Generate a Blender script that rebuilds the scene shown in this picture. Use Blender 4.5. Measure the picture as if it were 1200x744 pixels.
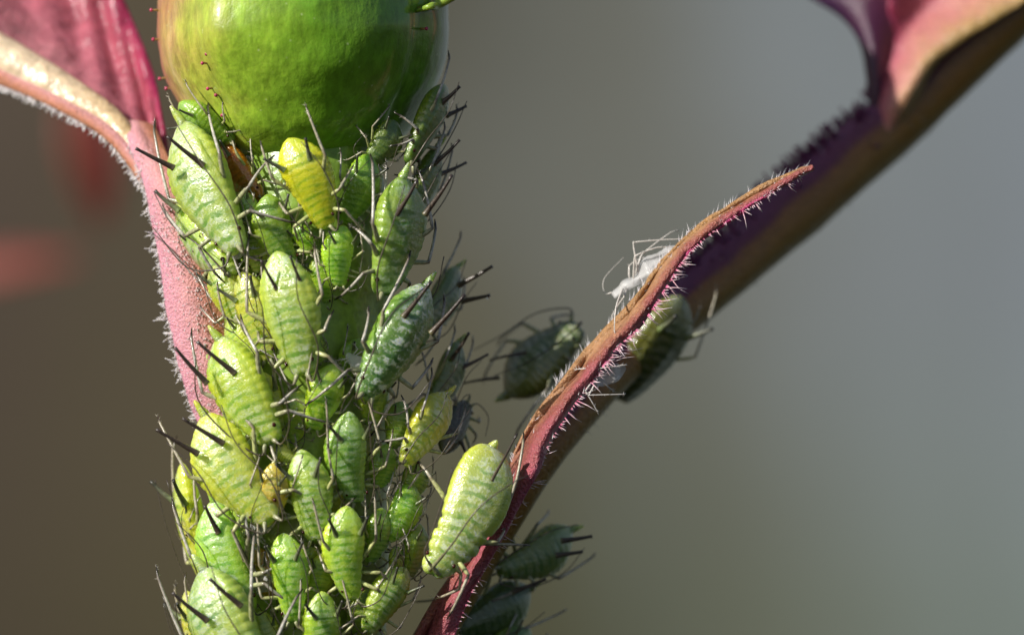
import bpy, math, random
import numpy as np
from mathutils import Vector, Matrix, noise as mnoise

scene = bpy.context.scene
for o in list(bpy.data.objects):
    bpy.data.objects.remove(o)
random.seed(7)

# ------------------------------------------------------------------ camera, world, sun, exposure
# 1 Blender unit = 2.5 mm (macro photograph, about 30 mm across)
scene.unit_settings.scale_length = 0.0025
D = 50.0
cam_d = bpy.data.cameras.new('camera')
cam_d.sensor_width = 36.0
cam_d.lens = 36.0 * D / 12.0
cam_d.clip_start = 1.0
cam_d.clip_end = 1000.0
cam_d.dof.use_dof = True
cam_d.dof.focus_distance = D - 0.95
cam_d.dof.aperture_fstop = 0.115
cam = bpy.data.objects.new('camera', cam_d)
cam.location = (0, -D, 0)
cam.rotation_euler = (math.radians(90), 0, 0)
scene.collection.objects.link(cam)
scene.camera = cam

SUN = Vector((-0.70, -0.50, 0.51)).normalized()       # direction towards the sun
world = bpy.data.worlds.new('World')
scene.world = world
world.use_nodes = True
wn = world.node_tree.nodes
wl = world.node_tree.links
bg = wn['Background']
sky = wn.new('ShaderNodeTexSky')
sky.sky_type = 'NISHITA'
sky.sun_disc = False
sky.sun_elevation = math.asin(SUN.z)
sky.sun_rotation = math.atan2(SUN.x, SUN.y)
wl.new(sky.outputs['Color'], bg.inputs['Color'])
bg.inputs['Strength'].default_value = 0.068

sun_d = bpy.data.lights.new('sun', 'SUN')
sun_d.energy = 5.0
sun_d.angle = math.radians(0.5)
sun_d.color = (1.0, 0.95, 0.87)
sun = bpy.data.objects.new('sun', sun_d)
sun.rotation_euler = (-SUN).to_track_quat('-Z', 'Y').to_euler()
sun.location = SUN * 30
scene.collection.objects.link(sun)

vs = scene.view_settings
vs.view_transform = 'Standard'
vs.look = 'None'
vs.exposure = 0.22
vs.gamma = 1.0
vs.use_curve_mapping = False

# ------------------------------------------------------------------ helpers
COL = scene.collection

def P(px, py, y=0.0):
    """a photograph position at real depth y (units behind the stem axis)"""
    s = (D + y) / D
    return Vector(((px - 600) / 100 * s, y, (372 - py) / 100 * s))

def empty(name, loc):
    o = bpy.data.objects.new(name, None)
    o.location = loc
    o.empty_display_size = 0.2
    COL.objects.link(o)
    return o

def tag(o, label=None, cat=None, group=None, kind=None):
    if label: o['label'] = label
    if cat: o['category'] = cat
    if group: o['group'] = group
    if kind: o['kind'] = kind
    return o

class MB:
    """collects verts / faces with a float attribute t per vertex"""
    def __init__(self):
        self.v, self.f, self.t = [], [], []
    def tube(self, pts, rad, sides=8, t0=0.0, t1=1.0, cap=True, ts=None):
        pts = [Vector(p) for p in pts]
        n = len(pts)
        base = len(self.v)
        up = None
        for i in range(n):
            d = (pts[min(i + 1, n - 1)] - pts[max(i - 1, 0)])
            d = d.normalized() if d.length > 1e-9 else Vector((0, 0, 1))
            if up is None:
                up = d.orthogonal().normalized()
            up = (up - d * up.dot(d))
            up = up.normalized() if up.length > 1e-6 else d.orthogonal().normalized()
            b = d.cross(up)
            tv = ts[i] if ts else t0 + (t1 - t0) * i / max(1, n - 1)
            for k in range(sides):
                a = 2 * math.pi * k / sides
                self.v.append(pts[i] + (up * math.cos(a) + b * math.sin(a)) * rad[i])
                self.t.append(tv)
        for i in range(n - 1):
            for k in range(sides):
                k2 = (k + 1) % sides
                self.f.append((base + i * sides + k, base + i * sides + k2, base + (i + 1) * sides + k2, base + (i + 1) * sides + k))
        if cap:
            self.f.append(tuple(base + k for k in reversed(range(sides))))
            self.f.append(tuple(base + (n - 1) * sides + k for k in range(sides)))
    def spike(self, p, q, r, t=0.0, t1=None):
        p, q = Vector(p), Vector(q)
        d = (q - p)
        if d.length < 1e-9: return
        d.normalize()
        u = d.orthogonal().normalized(); w = d.cross(u)
        b = len(self.v)
        for k in range(3):
            a = 2.0944 * k
            self.v.append(p + (u * math.cos(a) + w * math.sin(a)) * r); self.t.append(t)
        self.v.append(q); self.t.append(t if t1 is None else t1)
        self.f += [(b, b + 1, b + 3), (b + 1, b + 2, b + 3), (b + 2, b, b + 3)]
    def ball(self, c, r, nu=8, nv=6, t=0.0, sc=(1, 1, 1)):
        c = Vector(c); b = len(self.v)
        for i in range(nv + 1):
            ph = math.pi * i / nv
            for k in range(nu):
                a = 2 * math.pi * k / nu
                self.v.append(c + Vector((math.sin(ph) * math.cos(a) * sc[0], math.sin(ph) * math.sin(a) * sc[1], math.cos(ph) * sc[2])) * r)
                self.t.append(t)
        for i in range(nv):
            for k in range(nu):
                k2 = (k + 1) % nu
                self.f.append((b + i * nu + k, b + (i + 1) * nu + k, b + (i + 1) * nu + k2, b + i * nu + k2))
    def grid(self, rows, trow=None):
        b = len(self.v); m = len(rows[0])
        for i, r in enumerate(rows):
            for j, p in enumerate(r):
                self.v.append(Vector(p)); self.t.append(trow(i, j) if trow else j / (m - 1))
        for i in range(len(rows) - 1):
            for j in range(m - 1):
                a = b + i * m + j
                self.f.append((a, a + 1, a + m + 1, a + m))
    def build(self, name, mat, parent=None, mtx=None, smooth=True, kind=None):
        me = bpy.data.meshes.new(name)
        inv = mtx.inverted() if mtx is not None else None
        vs_ = [inv @ v for v in self.v] if inv is not None else self.v
        me.from_pydata([tuple(v) for v in vs_], [], self.f)
        at = me.attributes.new('t', 'FLOAT', 'POINT')
        at.data.foreach_set('value', np.array(self.t, dtype=np.float32))
        me.polygons.foreach_set('use_smooth', np.full(len(me.polygons), smooth))
        me.materials.append(mat)
        me.update()
        o = bpy.data.objects.new(name, me)
        COL.objects.link(o)
        if parent is not None: o.parent = parent
        if kind: o['kind'] = kind
        return o

def crom(pts, n):
    """Catmull-Rom through points, n samples per span"""
    pts = [np.array(p, float) for p in pts]
    ext = [2 * pts[0] - pts[1]] + pts + [2 * pts[-1] - pts[-2]]
    out = []
    for i in range(1, len(ext) - 2):
        p0, p1, p2, p3 = ext[i - 1:i + 3]
        for k in range(n):
            t = k / n
            out.append(0.5 * (2 * p1 + (p2 - p0) * t + (2 * p0 - 5 * p1 + 4 * p2 - p3) * t * t + (3 * p1 - p0 - 3 * p2 + p3) * t ** 3))
    out.append(pts[-1])
    return out

def vcrom(pts, n):
    return [Vector(p) for p in crom([tuple(p) for p in pts], n)]

# ------------------------------------------------------------------ materials
def mat(name):
    m = bpy.data.materials.new(name); m.use_nodes = True
    nt = m.node_tree
    return m, nt.nodes, nt.links, nt.nodes['Principled BSDF']

def N(nodes, typ, **kw):
    n = nodes.new(typ)
    for k, v in kw.items():
        if hasattr(n, k): setattr(n, k, v)
        else: n.inputs[k].default_value = v
    return n

def ramp(nodes, stops, interp='LINEAR'):
    r = nodes.new('ShaderNodeValToRGB'); r.color_ramp.interpolation = interp
    e = r.color_ramp.elements
    while len(e) > 1: e.remove(e[-1])
    e[0].position, e[0].color = stops[0][0], (*stops[0][1], 1)
    for p, c in stops[1:]:
        el = e.new(p); el.color = (*c, 1)
    return r

def mixc(nodes, links, fac, a, b, blend='MIX'):
    m = nodes.new('ShaderNodeMix'); m.data_type = 'RGBA'; m.blend_type = blend
    for s, v in ((m.inputs[0], fac), (m.inputs[6], a), (m.inputs[7], b)):
        if hasattr(v, 'is_output'): links.new(v, s)
        elif isinstance(v, (int, float)): s.default_value = v
        else: s.default_value = (*v, 1)
    return m.outputs[2]

def math_(nodes, links, op, a, b=0.0, clamp=False):
    m = nodes.new('ShaderNodeMath'); m.operation = op; m.use_clamp = clamp
    for s, v in ((m.inputs[0], a), (m.inputs[1], b)):
        if hasattr(v, 'is_output'): links.new(v, s)
        else: s.default_value = v
    return m.outputs[0]

def bump(nodes, links, h, bsdf, strength=0.3, dist=0.02, prev=None):
    b = nodes.new('ShaderNodeBump'); b.inputs['Strength'].default_value = strength; b.inputs['Distance'].default_value = dist
    links.new(h, b.inputs['Height'])
    if prev is not None: links.new(prev, b.inputs['Normal'])
    links.new(b.outputs[0], bsdf.inputs['Normal'])
    links.new(b.outputs[0], bsdf.inputs['Coat Normal'])
    return b.outputs[0]

def sss(b, w, rad, scale=1.0):
    b.inputs['Subsurface Weight'].default_value = w
    b.inputs['Subsurface Radius'].default_value = rad
    b.inputs['Subsurface Scale'].default_value = scale

def make_aphid_mat():
    m, n, l, b = mat('aphid_skin')
    tc = n.new('ShaderNodeTexCoord'); oi = n.new('ShaderNodeObjectInfo')
    sep = n.new('ShaderNodeSeparateXYZ'); l.new(tc.outputs['Generated'], sep.inputs[0])
    gx, gy, gz = sep.outputs
    # offset noise per animal
    off = n.new('ShaderNodeVectorMath'); off.operation = 'ADD'
    rv = math_(n, l, 'MULTIPLY', oi.outputs['Random'], 37.0)
    cb = n.new('ShaderNodeCombineXYZ'); l.new(rv, cb.inputs[0]); l.new(rv, cb.inputs[1])
    l.new(tc.outputs['Object'], off.inputs[0]); l.new(cb.outputs[0], off.inputs[1])
    nz = N(n, 'ShaderNodeTexNoise', **{'Scale': 7.0, 'Detail': 4.0, 'Roughness': 0.6}); l.new(off.outputs[0], nz.inputs['Vector'])
    nf = N(n, 'ShaderNodeTexNoise', **{'Scale': 26.0, 'Detail': 3.0, 'Roughness': 0.6}); l.new(off.outputs[0], nf.inputs['Vector'])
    # lateral distance from the midline 0..1
    lat = math_(n, l, 'MULTIPLY', math_(n, l, 'ABSOLUTE', math_(n, l, 'SUBTRACT', gy, 0.5)), 2.0)
    # transverse stripes, wobbling
    wob = math_(n, l, 'ADD', gx, math_(n, l, 'MULTIPLY', math_(n, l, 'SUBTRACT', nz.outputs['Fac'], 0.5), 0.09))
    wob = math_(n, l, 'ADD', wob, math_(n, l, 'MULTIPLY', lat, 0.035))
    st = math_(n, l, 'SINE', math_(n, l, 'MULTIPLY', wob, 2 * math.pi * 11.5))
    st = math_(n, l, 'MULTIPLY_ADD', st, 0.5); n[st.node.name].inputs[2].default_value = 0.5
    dm = n.new('ShaderNodeMapRange'); dm.interpolation_type = 'SMOOTHSTEP'
    dm.inputs[1].default_value = 0.85; dm.inputs[2].default_value = 0.25; l.new(lat, dm.inputs[0])
    sm = n.new('ShaderNodeMapRange'); sm.interpolation_type = 'SMOOTHSTEP'; sm.inputs[1].default_value = 0.48; sm.inputs[2].default_value = 0.95; l.new(st, sm.inputs[0])
    band = math_(n, l, 'MULTIPLY', sm.outputs[0], dm.outputs[0])
    patch = n.new('ShaderNodeMapRange'); patch.inputs[1].default_value = 0.36; patch.inputs[2].default_value = 0.58; patch.inputs[3].default_value = .45; l.new(nz.outputs['Fac'], patch.inputs[0])
    band = math_(n, l, 'MULTIPLY', band, patch.outputs[0])
    zr = n.new('ShaderNodeMapRange'); zr.interpolation_type = 'SMOOTHSTEP'; zr.inputs[1].default_value = .95; zr.inputs[2].default_value = .72; l.new(gx, zr.inputs[0])
    band = math_(n, l, 'MULTIPLY', band, zr.outputs[0])
    base = oi.outputs['Color']
    dark = mixc(n, l, 1.0, base, (0.34, 0.62, 0.5), 'MULTIPLY')
    c1 = mixc(n, l, math_(n, l, 'MULTIPLY', band, 0.72, True), base, dark)
    yel = mixc(n, l, 1.0, base, (1.25, 1.12, 0.35), 'MULTIPLY')
    lm = n.new('ShaderNodeMapRange'); lm.inputs[1].default_value = 0.35; lm.inputs[2].default_value = 0.95; l.new(lat, lm.inputs[0])
    c2 = mixc(n, l, math_(n, l, 'MULTIPLY', lm.outputs[0], 0.65), c1, yel)
    # one yellowish girdle whose place differs from animal to animal
    pos = n.new('ShaderNodeMapRange'); pos.inputs[3].default_value = .45; pos.inputs[4].default_value = .95; l.new(oi.outputs['Random'], pos.inputs[0])
    gd = math_(n, l, 'MULTIPLY', math_(n, l, 'ABSOLUTE', math_(n, l, 'SUBTRACT', wob, pos.outputs[0])), 9.0)
    gd = math_(n, l, 'SUBTRACT', 1.0, gd, True)
    c2 = mixc(n, l, math_(n, l, 'MULTIPLY', gd, 0.38), c2, mixc(n, l, 1.0, base, (1.35, 1.1, 0.25), 'MULTIPLY'))
    # darker heart line and mottling
    mot = n.new('ShaderNodeMapRange'); mot.inputs[1].default_value = 0.42; mot.inputs[2].default_value = 0.62; l.new(nz.outputs['Fac'], mot.inputs[0])
    c3 = mixc(n, l, math_(n, l, 'MULTIPLY', mot.outputs[0], 0.38), c2, mixc(n, l, 1.0, c2, (0.62, 0.8, 0.6), 'MULTIPLY'))
    # white sheen of the back, painted into the skin colour
    sumn = math_(n, l, 'ADD', math_(n, l, 'MULTIPLY', nz.outputs['Fac'], 0.55), math_(n, l, 'MULTIPLY', nf.outputs['Fac'], 0.45))
    wx = n.new('ShaderNodeMapRange'); wx.interpolation_type = 'SMOOTHSTEP'; wx.inputs[1].default_value = 0.455; wx.inputs[2].default_value = 0.56
    l.new(sumn, wx.inputs[0])
    sheen = math_(n, l, 'MULTIPLY', wx.outputs[0], math_(n, l, 'MULTIPLY', math_(n, l, 'POWER', oi.outputs['Alpha'], 1.7), 1.15))
    sheen = math_(n, l, 'MULTIPLY', sheen, dm.outputs[0])
    st2 = math_(n, l, 'SUBTRACT', 1.0, math_(n, l, 'MULTIPLY', band, 1.1), True)
    sheen = math_(n, l, 'MULTIPLY', sheen, st2)
    c4 = mixc(n, l, math_(n, l, 'MULTIPLY', sheen, .8), c3, (0.80, 0.84, 0.78))
    dv = N(n, 'ShaderNodeTexVoronoi', **{'Scale': 30.0}); l.new(off.outputs[0], dv.inputs['Vector'])
    dd = n.new('ShaderNodeMapRange'); dd.inputs[1].default_value = .2; dd.inputs[2].default_value = .08; l.new(dv.outputs['Distance'], dd.inputs[0])
    dm2 = n.new('ShaderNodeMapRange'); dm2.inputs[1].default_value = .5; dm2.inputs[2].default_value = .62; l.new(nz.outputs['Fac'], dm2.inputs[0])
    c4 = mixc(n, l, math_(n, l, 'MULTIPLY', math_(n, l, 'MULTIPLY', dd.outputs[0], dm2.outputs[0]), .55), c4, (.85, .88, .8))
    l.new(c4, b.inputs['Base Color'])
    rr = n.new('ShaderNodeMapRange'); rr.inputs[3].default_value = 0.28; rr.inputs[4].default_value = 0.5; l.new(nf.outputs['Fac'], rr.inputs[0])
    l.new(rr.outputs[0], b.inputs['Roughness'])
    b.inputs['IOR'].default_value = 1.45
    b.inputs['Specular IOR Level'].default_value = 0.85
    sss(b, 0.95, (0.9, 1.0, 0.22), 0.26)
    b.inputs['Coat Weight'].default_value = 0.8
    b.inputs['Coat Roughness'].default_value = 0.13
    vo = N(n, 'ShaderNodeTexVoronoi', **{'Scale': 42.0}); l.new(off.outputs[0], vo.inputs['Vector'])
    hh = math_(n, l, 'ADD', math_(n, l, 'MULTIPLY', vo.outputs['Distance'], 0.5), nf.outputs['Fac'])
    nv = N(n, 'ShaderNodeTexNoise', **{'Scale': 75.0, 'Detail': 2.0}); l.new(off.outputs[0], nv.inputs['Vector'])
    hh = math_(n, l, 'ADD', hh, math_(n, l, 'MULTIPLY', math_(n, l, 'MULTIPLY', nv.outputs['Fac'], sheen), 2.0))
    bump(n, l, hh, b, 0.34, 0.024)
    return m

def make_limb_mat(name, stops, rough=0.3, sw=0.0):
    m, n, l, b = mat(name)
    at = n.new('ShaderNodeAttribute'); at.attribute_name = 't'
    r = ramp(n, stops); l.new(at.outputs['Fac'], r.inputs[0])
    tc = n.new('ShaderNodeTexCoord')
    nz = N(n, 'ShaderNodeTexNoise', **{'Scale': 30.0, 'Detail': 3.0}); l.new(tc.outputs['Object'], nz.inputs['Vector'])
    mr = n.new('ShaderNodeMapRange'); mr.inputs[1].default_value = 0.3; mr.inputs[2].default_value = 0.7; mr.inputs[3].default_value = 0.6; mr.inputs[4].default_value = 1.25
    l.new(nz.outputs['Fac'], mr.inputs[0])
    cb = n.new('ShaderNodeCombineXYZ')
    for i in range(3): l.new(mr.outputs[0], cb.inputs[i])
    l.new(mixc(n, l, 1.0, r.outputs[0], cb.outputs[0], 'MULTIPLY'), b.inputs['Base Color'])
    b.inputs['Roughness'].default_value = rough
    if sw: sss(b, sw, (0.8, 0.8, 0.4), 0.05)
    bump(n, l, nz.outputs['Fac'], b, 0.4, 0.01)
    return m

def make_plain(name, col, rough=0.4, sw=0.0, trans=0.0):
    m, n, l, b = mat(name)
    tc = n.new('ShaderNodeTexCoord')
    nz = N(n, 'ShaderNodeTexNoise', **{'Scale': 12.0, 'Detail': 4.0}); l.new(tc.outputs['Object'], nz.inputs['Vector'])
    l.new(mixc(n, l, nz.outputs['Fac'], tuple(c * 0.75 for c in col), tuple(min(1, c * 1.25) for c in col)), b.inputs['Base Color'])
    b.inputs['Roughness'].default_value = rough
    if sw: sss(b, sw, (1.0, 0.7, 0.4), 0.1)
    if trans: b.inputs['Transmission Weight'].default_value = trans
    bump(n, l, nz.outputs['Fac'], b, 0.3, 0.02)
    return m

def leafy(name, stops, nscale=3.0, rough=0.42, sw=0.3, bstr=0.5, sssc=0.12, fine=40.0, speck=None):
    """ramp along attribute t, mottled, softly translucent"""
    m, n, l, b = mat(name)
    at = n.new('ShaderNodeAttribute'); at.attribute_name = 't'
    tc = n.new('ShaderNodeTexCoord')
    nz = N(n, 'ShaderNodeTexNoise', **{'Scale': nscale, 'Detail': 5.0, 'Roughness': 0.6}); l.new(tc.outputs['Object'], nz.inputs['Vector'])
    nf = N(n, 'ShaderNodeTexNoise', **{'Scale': fine, 'Detail': 3.0}); l.new(tc.outputs['Object'], nf.inputs['Vector'])
    tt = math_(n, l, 'ADD', at.outputs['Fac'], math_(n, l, 'MULTIPLY', math_(n, l, 'SUBTRACT', nz.outputs['Fac'], 0.5), 0.35))
    r = ramp(n, stops); l.new(tt, r.inputs[0])
    c = r.outputs[0]
    mr = n.new('ShaderNodeMapRange'); mr.inputs[1].default_value = 0.3; mr.inputs[2].default_value = 0.7; mr.inputs[3].default_value = 0.75; mr.inputs[4].default_value = 1.22
    l.new(nf.outputs['Fac'], mr.inputs[0])
    cb = n.new('ShaderNodeCombineXYZ')
    for i in range(3): l.new(mr.outputs[0], cb.inputs[i])
    c = mixc(n, l, 1.0, c, cb.outputs[0], 'MULTIPLY')
    if speck:
        vo = N(n, 'ShaderNodeTexVoronoi', **{'Scale': speck[0]}); l.new(tc.outputs['Object'], vo.inputs['Vector'])
        sp = n.new('ShaderNodeMapRange'); sp.inputs[1].default_value = speck[1]; sp.inputs[2].default_value = 0.0; l.new(vo.outputs['Distance'], sp.inputs[0])
        c = mixc(n, l, math_(n, l, 'MULTIPLY', sp.outputs[0], 0.8), c, speck[2])
    l.new(c, b.inputs['Base Color'])
    b.inputs['Roughness'].default_value = rough
    if sw: sss(b, sw, (1.0, 0.8, 0.35), sssc)
    h = math_(n, l, 'ADD', nf.outputs['Fac'], math_(n, l, 'MULTIPLY', nz.outputs['Fac'], 1.5))
    bump(n, l, h, b, bstr, 0.04)
    return m

def make_bud_mat():
    m, n, l, b = mat('rose_hip_skin')
    tc = n.new('ShaderNodeTexCoord')
    sep = n.new('ShaderNodeSeparateXYZ'); l.new(tc.outputs['Object'], sep.inputs[0])
    nz = N(n, 'ShaderNodeTexNoise', **{'Scale': 2.2, 'Detail': 5.0, 'Roughness': 0.6}); l.new(tc.outputs['Object'], nz.inputs['Vector'])
    mp = n.new('ShaderNodeMapping'); mp.inputs['Scale'].default_value = (1, 1, 0.35); l.new(tc.outputs['Object'], mp.inputs[0])
    nf = N(n, 'ShaderNodeTexNoise', **{'Scale': 9.0, 'Detail': 5.0, 'Roughness': 0.65}); l.new(mp.outputs[0], nf.inputs['Vector'])
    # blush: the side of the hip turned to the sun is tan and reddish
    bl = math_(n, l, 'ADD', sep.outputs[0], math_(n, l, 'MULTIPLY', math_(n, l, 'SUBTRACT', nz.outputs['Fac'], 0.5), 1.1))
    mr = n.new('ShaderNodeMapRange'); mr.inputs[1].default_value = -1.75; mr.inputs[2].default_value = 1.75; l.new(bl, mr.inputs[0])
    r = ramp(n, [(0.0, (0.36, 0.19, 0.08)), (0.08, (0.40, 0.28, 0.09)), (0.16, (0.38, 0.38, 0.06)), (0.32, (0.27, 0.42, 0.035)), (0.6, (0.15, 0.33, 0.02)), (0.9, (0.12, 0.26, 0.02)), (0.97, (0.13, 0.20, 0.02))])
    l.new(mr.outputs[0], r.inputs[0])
    m2 = n.new('ShaderNodeMapRange'); m2.inputs[1].default_value = 0.35; m2.inputs[2].default_value = 0.68; m2.inputs[3].default_value = 0.72; m2.inputs[4].default_value = 1.3; l.new(nf.outputs['Fac'], m2.inputs[0])
    cb = n.new('ShaderNodeCombineXYZ')
    for i in range(3): l.new(m2.outputs[0], cb.inputs[i])
    c = mixc(n, l, 1.0, r.outputs[0], cb.outputs[0], 'MULTIPLY')
    vo = N(n, 'ShaderNodeTexVoronoi', **{'Scale': 5.5}); l.new(tc.outputs['Object'], vo.inputs['Vector'])
    sp = n.new('ShaderNodeMapRange'); sp.inputs[1].default_value = 0.10; sp.inputs[2].default_value = 0.02; l.new(vo.outputs['Distance'], sp.inputs[0])
    c = mixc(n, l, math_(n, l, 'MULTIPLY', sp.outputs[0], 0.6), c, (0.5, 0.6, 0.3))
    l.new(c, b.inputs['Base Color'])
    b.inputs['Roughness'].default_value = 0.38
    b.inputs['Coat Weight'].default_value = 0.8
    b.inputs['Coat Roughness'].default_value = 0.12
    b.inputs['Coat IOR'].default_value = 1.4
    b.inputs['Specular IOR Level'].default_value = 0.2
    sss(b, 0.3, (0.6, 1.0, 0.2), 0.25)
    h = math_(n, l, 'ADD', math_(n, l, 'MULTIPLY', nz.outputs['Fac'], 2.0), math_(n, l, 'MULTIPLY', nf.outputs['Fac'], 0.6))
    bump(n, l, h, b, 0.26, 0.08)
    for k in list(b.inputs['Coat Normal'].links): l.remove(k)
    return m

M_APHID = make_aphid_mat()
M_LEG = make_limb_mat('aphid_leg', [(0.0, (0.38, 0.44, 0.18)), (0.25, (0.34, 0.34, 0.20)), (0.36, (0.14, 0.12, 0.09)), (0.45, (0.50, 0.48, 0.42)), (0.7, (0.44, 0.41, 0.35)), (0.86, (0.20, 0.17, 0.14)), (0.93, (0.03, 0.025, 0.02))], 0.2, 0.1)
M_LEG_PALE = make_limb_mat('aphid_leg_pale', [(0.0, (0.40, 0.48, 0.15)), (0.3, (0.42, 0.42, 0.2)), (0.36, (0.2, 0.17, 0.1)), (0.45, (0.42, 0.39, 0.30)), (0.88, (0.32, 0.28, 0.20)), (0.95, (0.04, 0.03, 0.02))], 0.28, 0.2)
M_ANT = make_limb_mat('aphid_antenna', [(0.0, (0.36, 0.38, 0.2)), (0.2, (0.12, 0.10, 0.07)), (1.0, (0.05, 0.04, 0.035))], 0.3)
M_COR = make_limb_mat('aphid_cornicle', [(0.0, (0.14, 0.13, 0.06)), (0.3, (0.075, 0.055, 0.04)), (1.0, (0.035, 0.026, 0.024))], 0.3)
M_COR_PALE = make_limb_mat('aphid_cornicle_pale', [(0.0, (0.2, 0.28, 0.08)), (0.6, (0.12, 0.13, 0.08)), (1.0, (0.03, 0.03, 0.025))], 0.35)
M_EYE = make_plain('aphid_eye', (0.05, 0.008, 0.006), 0.15)
M_EYE_D = make_plain('aphid_eye_dark', (0.015, 0.012, 0.012), 0.15)
M_SKIN = make_plain('shed_skin', (0.86, 0.85, 0.86), 0.3, 0.0, 0.15)
M_SKIN.node_tree.nodes['Principled BSDF'].inputs['Alpha'].default_value = 0.42
M_SKINLEG = make_plain('shed_skin_leg', (0.72, 0.68, 0.64), 0.3, 0.0, 0.2)
M_BUD = make_bud_mat()
M_STEM = leafy('stem_skin', [(0.0, (0.20, 0.33, 0.04)), (1.0, (0.30, 0.40, 0.06))], 2.5, 0.3, 0.5, 0.25, 0.2, 12.0)
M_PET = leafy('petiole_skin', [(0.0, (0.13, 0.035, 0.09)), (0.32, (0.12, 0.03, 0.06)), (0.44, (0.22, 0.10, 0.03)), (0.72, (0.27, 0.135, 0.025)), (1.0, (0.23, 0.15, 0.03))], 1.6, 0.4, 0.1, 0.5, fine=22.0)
M_STIP = leafy('stipule_skin', [(0.0, (0.36, 0.20, 0.08)), (0.45, (0.42, 0.22, 0.11)), (0.64, (0.27, 0.08, 0.06)), (0.8, (0.38, 0.09, 0.12)), (1.0, (0.42, 0.03, 0.14))], 5.0, 0.34, 0.25, 1.0, 0.06, 34.0, (34.0, 0.10, (0.75, 0.55, 0.5)))
M_STIPL = leafy('pink_stipule_skin', [(0.0, (0.66, 0.29, 0.38)), (0.45, (0.66, 0.32, 0.33)), (0.8, (0.50, 0.20, 0.11)), (1.0, (0.42, 0.17, 0.08))], 4.0, 0.4, 0.25, 0.9, 0.08, 42.0, (26.0, 0.16, (0.78, 0.6, 0.62)))
M_BLADE = leafy('red_leaf_blade', [(0.0, (0.48, 0.20, 0.22)), (0.3, (0.36, 0.11, 0.14)), (0.7, (0.31, 0.06, 0.09)), (1.0, (0.25, 0.012, 0.06))], 3.5, 0.2, 0.15, 1.0, 0.1, 5.0)
M_RIB = leafy('leaf_rib', [(0.0, (0.68, 0.56, 0.40)), (0.5, (0.68, 0.54, 0.38)), (1.0, (0.52, 0.36, 0.16))], 3.0, 0.25, 0.2, 0.8, 0.1, 8.0)
M_PURP = leafy('purple_leaf_blade', [(0.0, (0.035, 0.015, 0.05)), (1.0, (0.08, 0.01, 0.03))], 2.5, 0.35, 0.1, 0.4)
M_CUP = leafy('leaflet_base_skin', [(0.0, (0.26, 0.02, 0.07)), (0.25, (0.40, 0.10, 0.13)), (0.5, (0.45, 0.19, 0.16)), (0.75, (0.38, 0.24, 0.10)), (1.0, (0.31, 0.21, 0.05))], 3.5, 0.35, 0.2, 0.8, 0.1, 20.0, (22.0, 0.10, (0.7, 0.55, 0.45)))
M_HAIR = make_limb_mat('white_hair', [(0.0, (0.7, 0.45, 0.5)), (0.4, (0.75, 0.68, 0.68)), (1.0, (0.8, 0.78, 0.78))], 0.3, 0.2)
M_HAIRP = make_limb_mat('purple_hair', [(0.0, (0.12, 0.02, 0.09)), (1.0, (0.13, 0.02, 0.08))], 0.35)
M_HAIRM = make_limb_mat('magenta_hair', [(0.0, (0.52, 0.08, 0.2)), (0.35, (0.68, 0.45, 0.5)), (1.0, (0.8, 0.74, 0.74))], 0.3, 0.2)
M_GLAND = make_limb_mat('gland_hair', [(0.0, (0.35, 0.3, 0.08)), (0.7, (0.4, 0.12, 0.1)), (1.0, (0.45, 0.05, 0.12))], 0.25, 0.2)
M_REDLEAF = leafy('far_red_leaf', [(0.0, (0.21, 0.046, 0.022)), (0.5, (0.22, 0.04, 0.026)), (1.0, (0.19, 0.03, 0.026))], 0.6, 0.5, 0.1, 0.2)
M_DROP = make_plain('honeydew', (0.9, 0.85, 0.7), 0.05, 0.0, 0.9)

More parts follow.
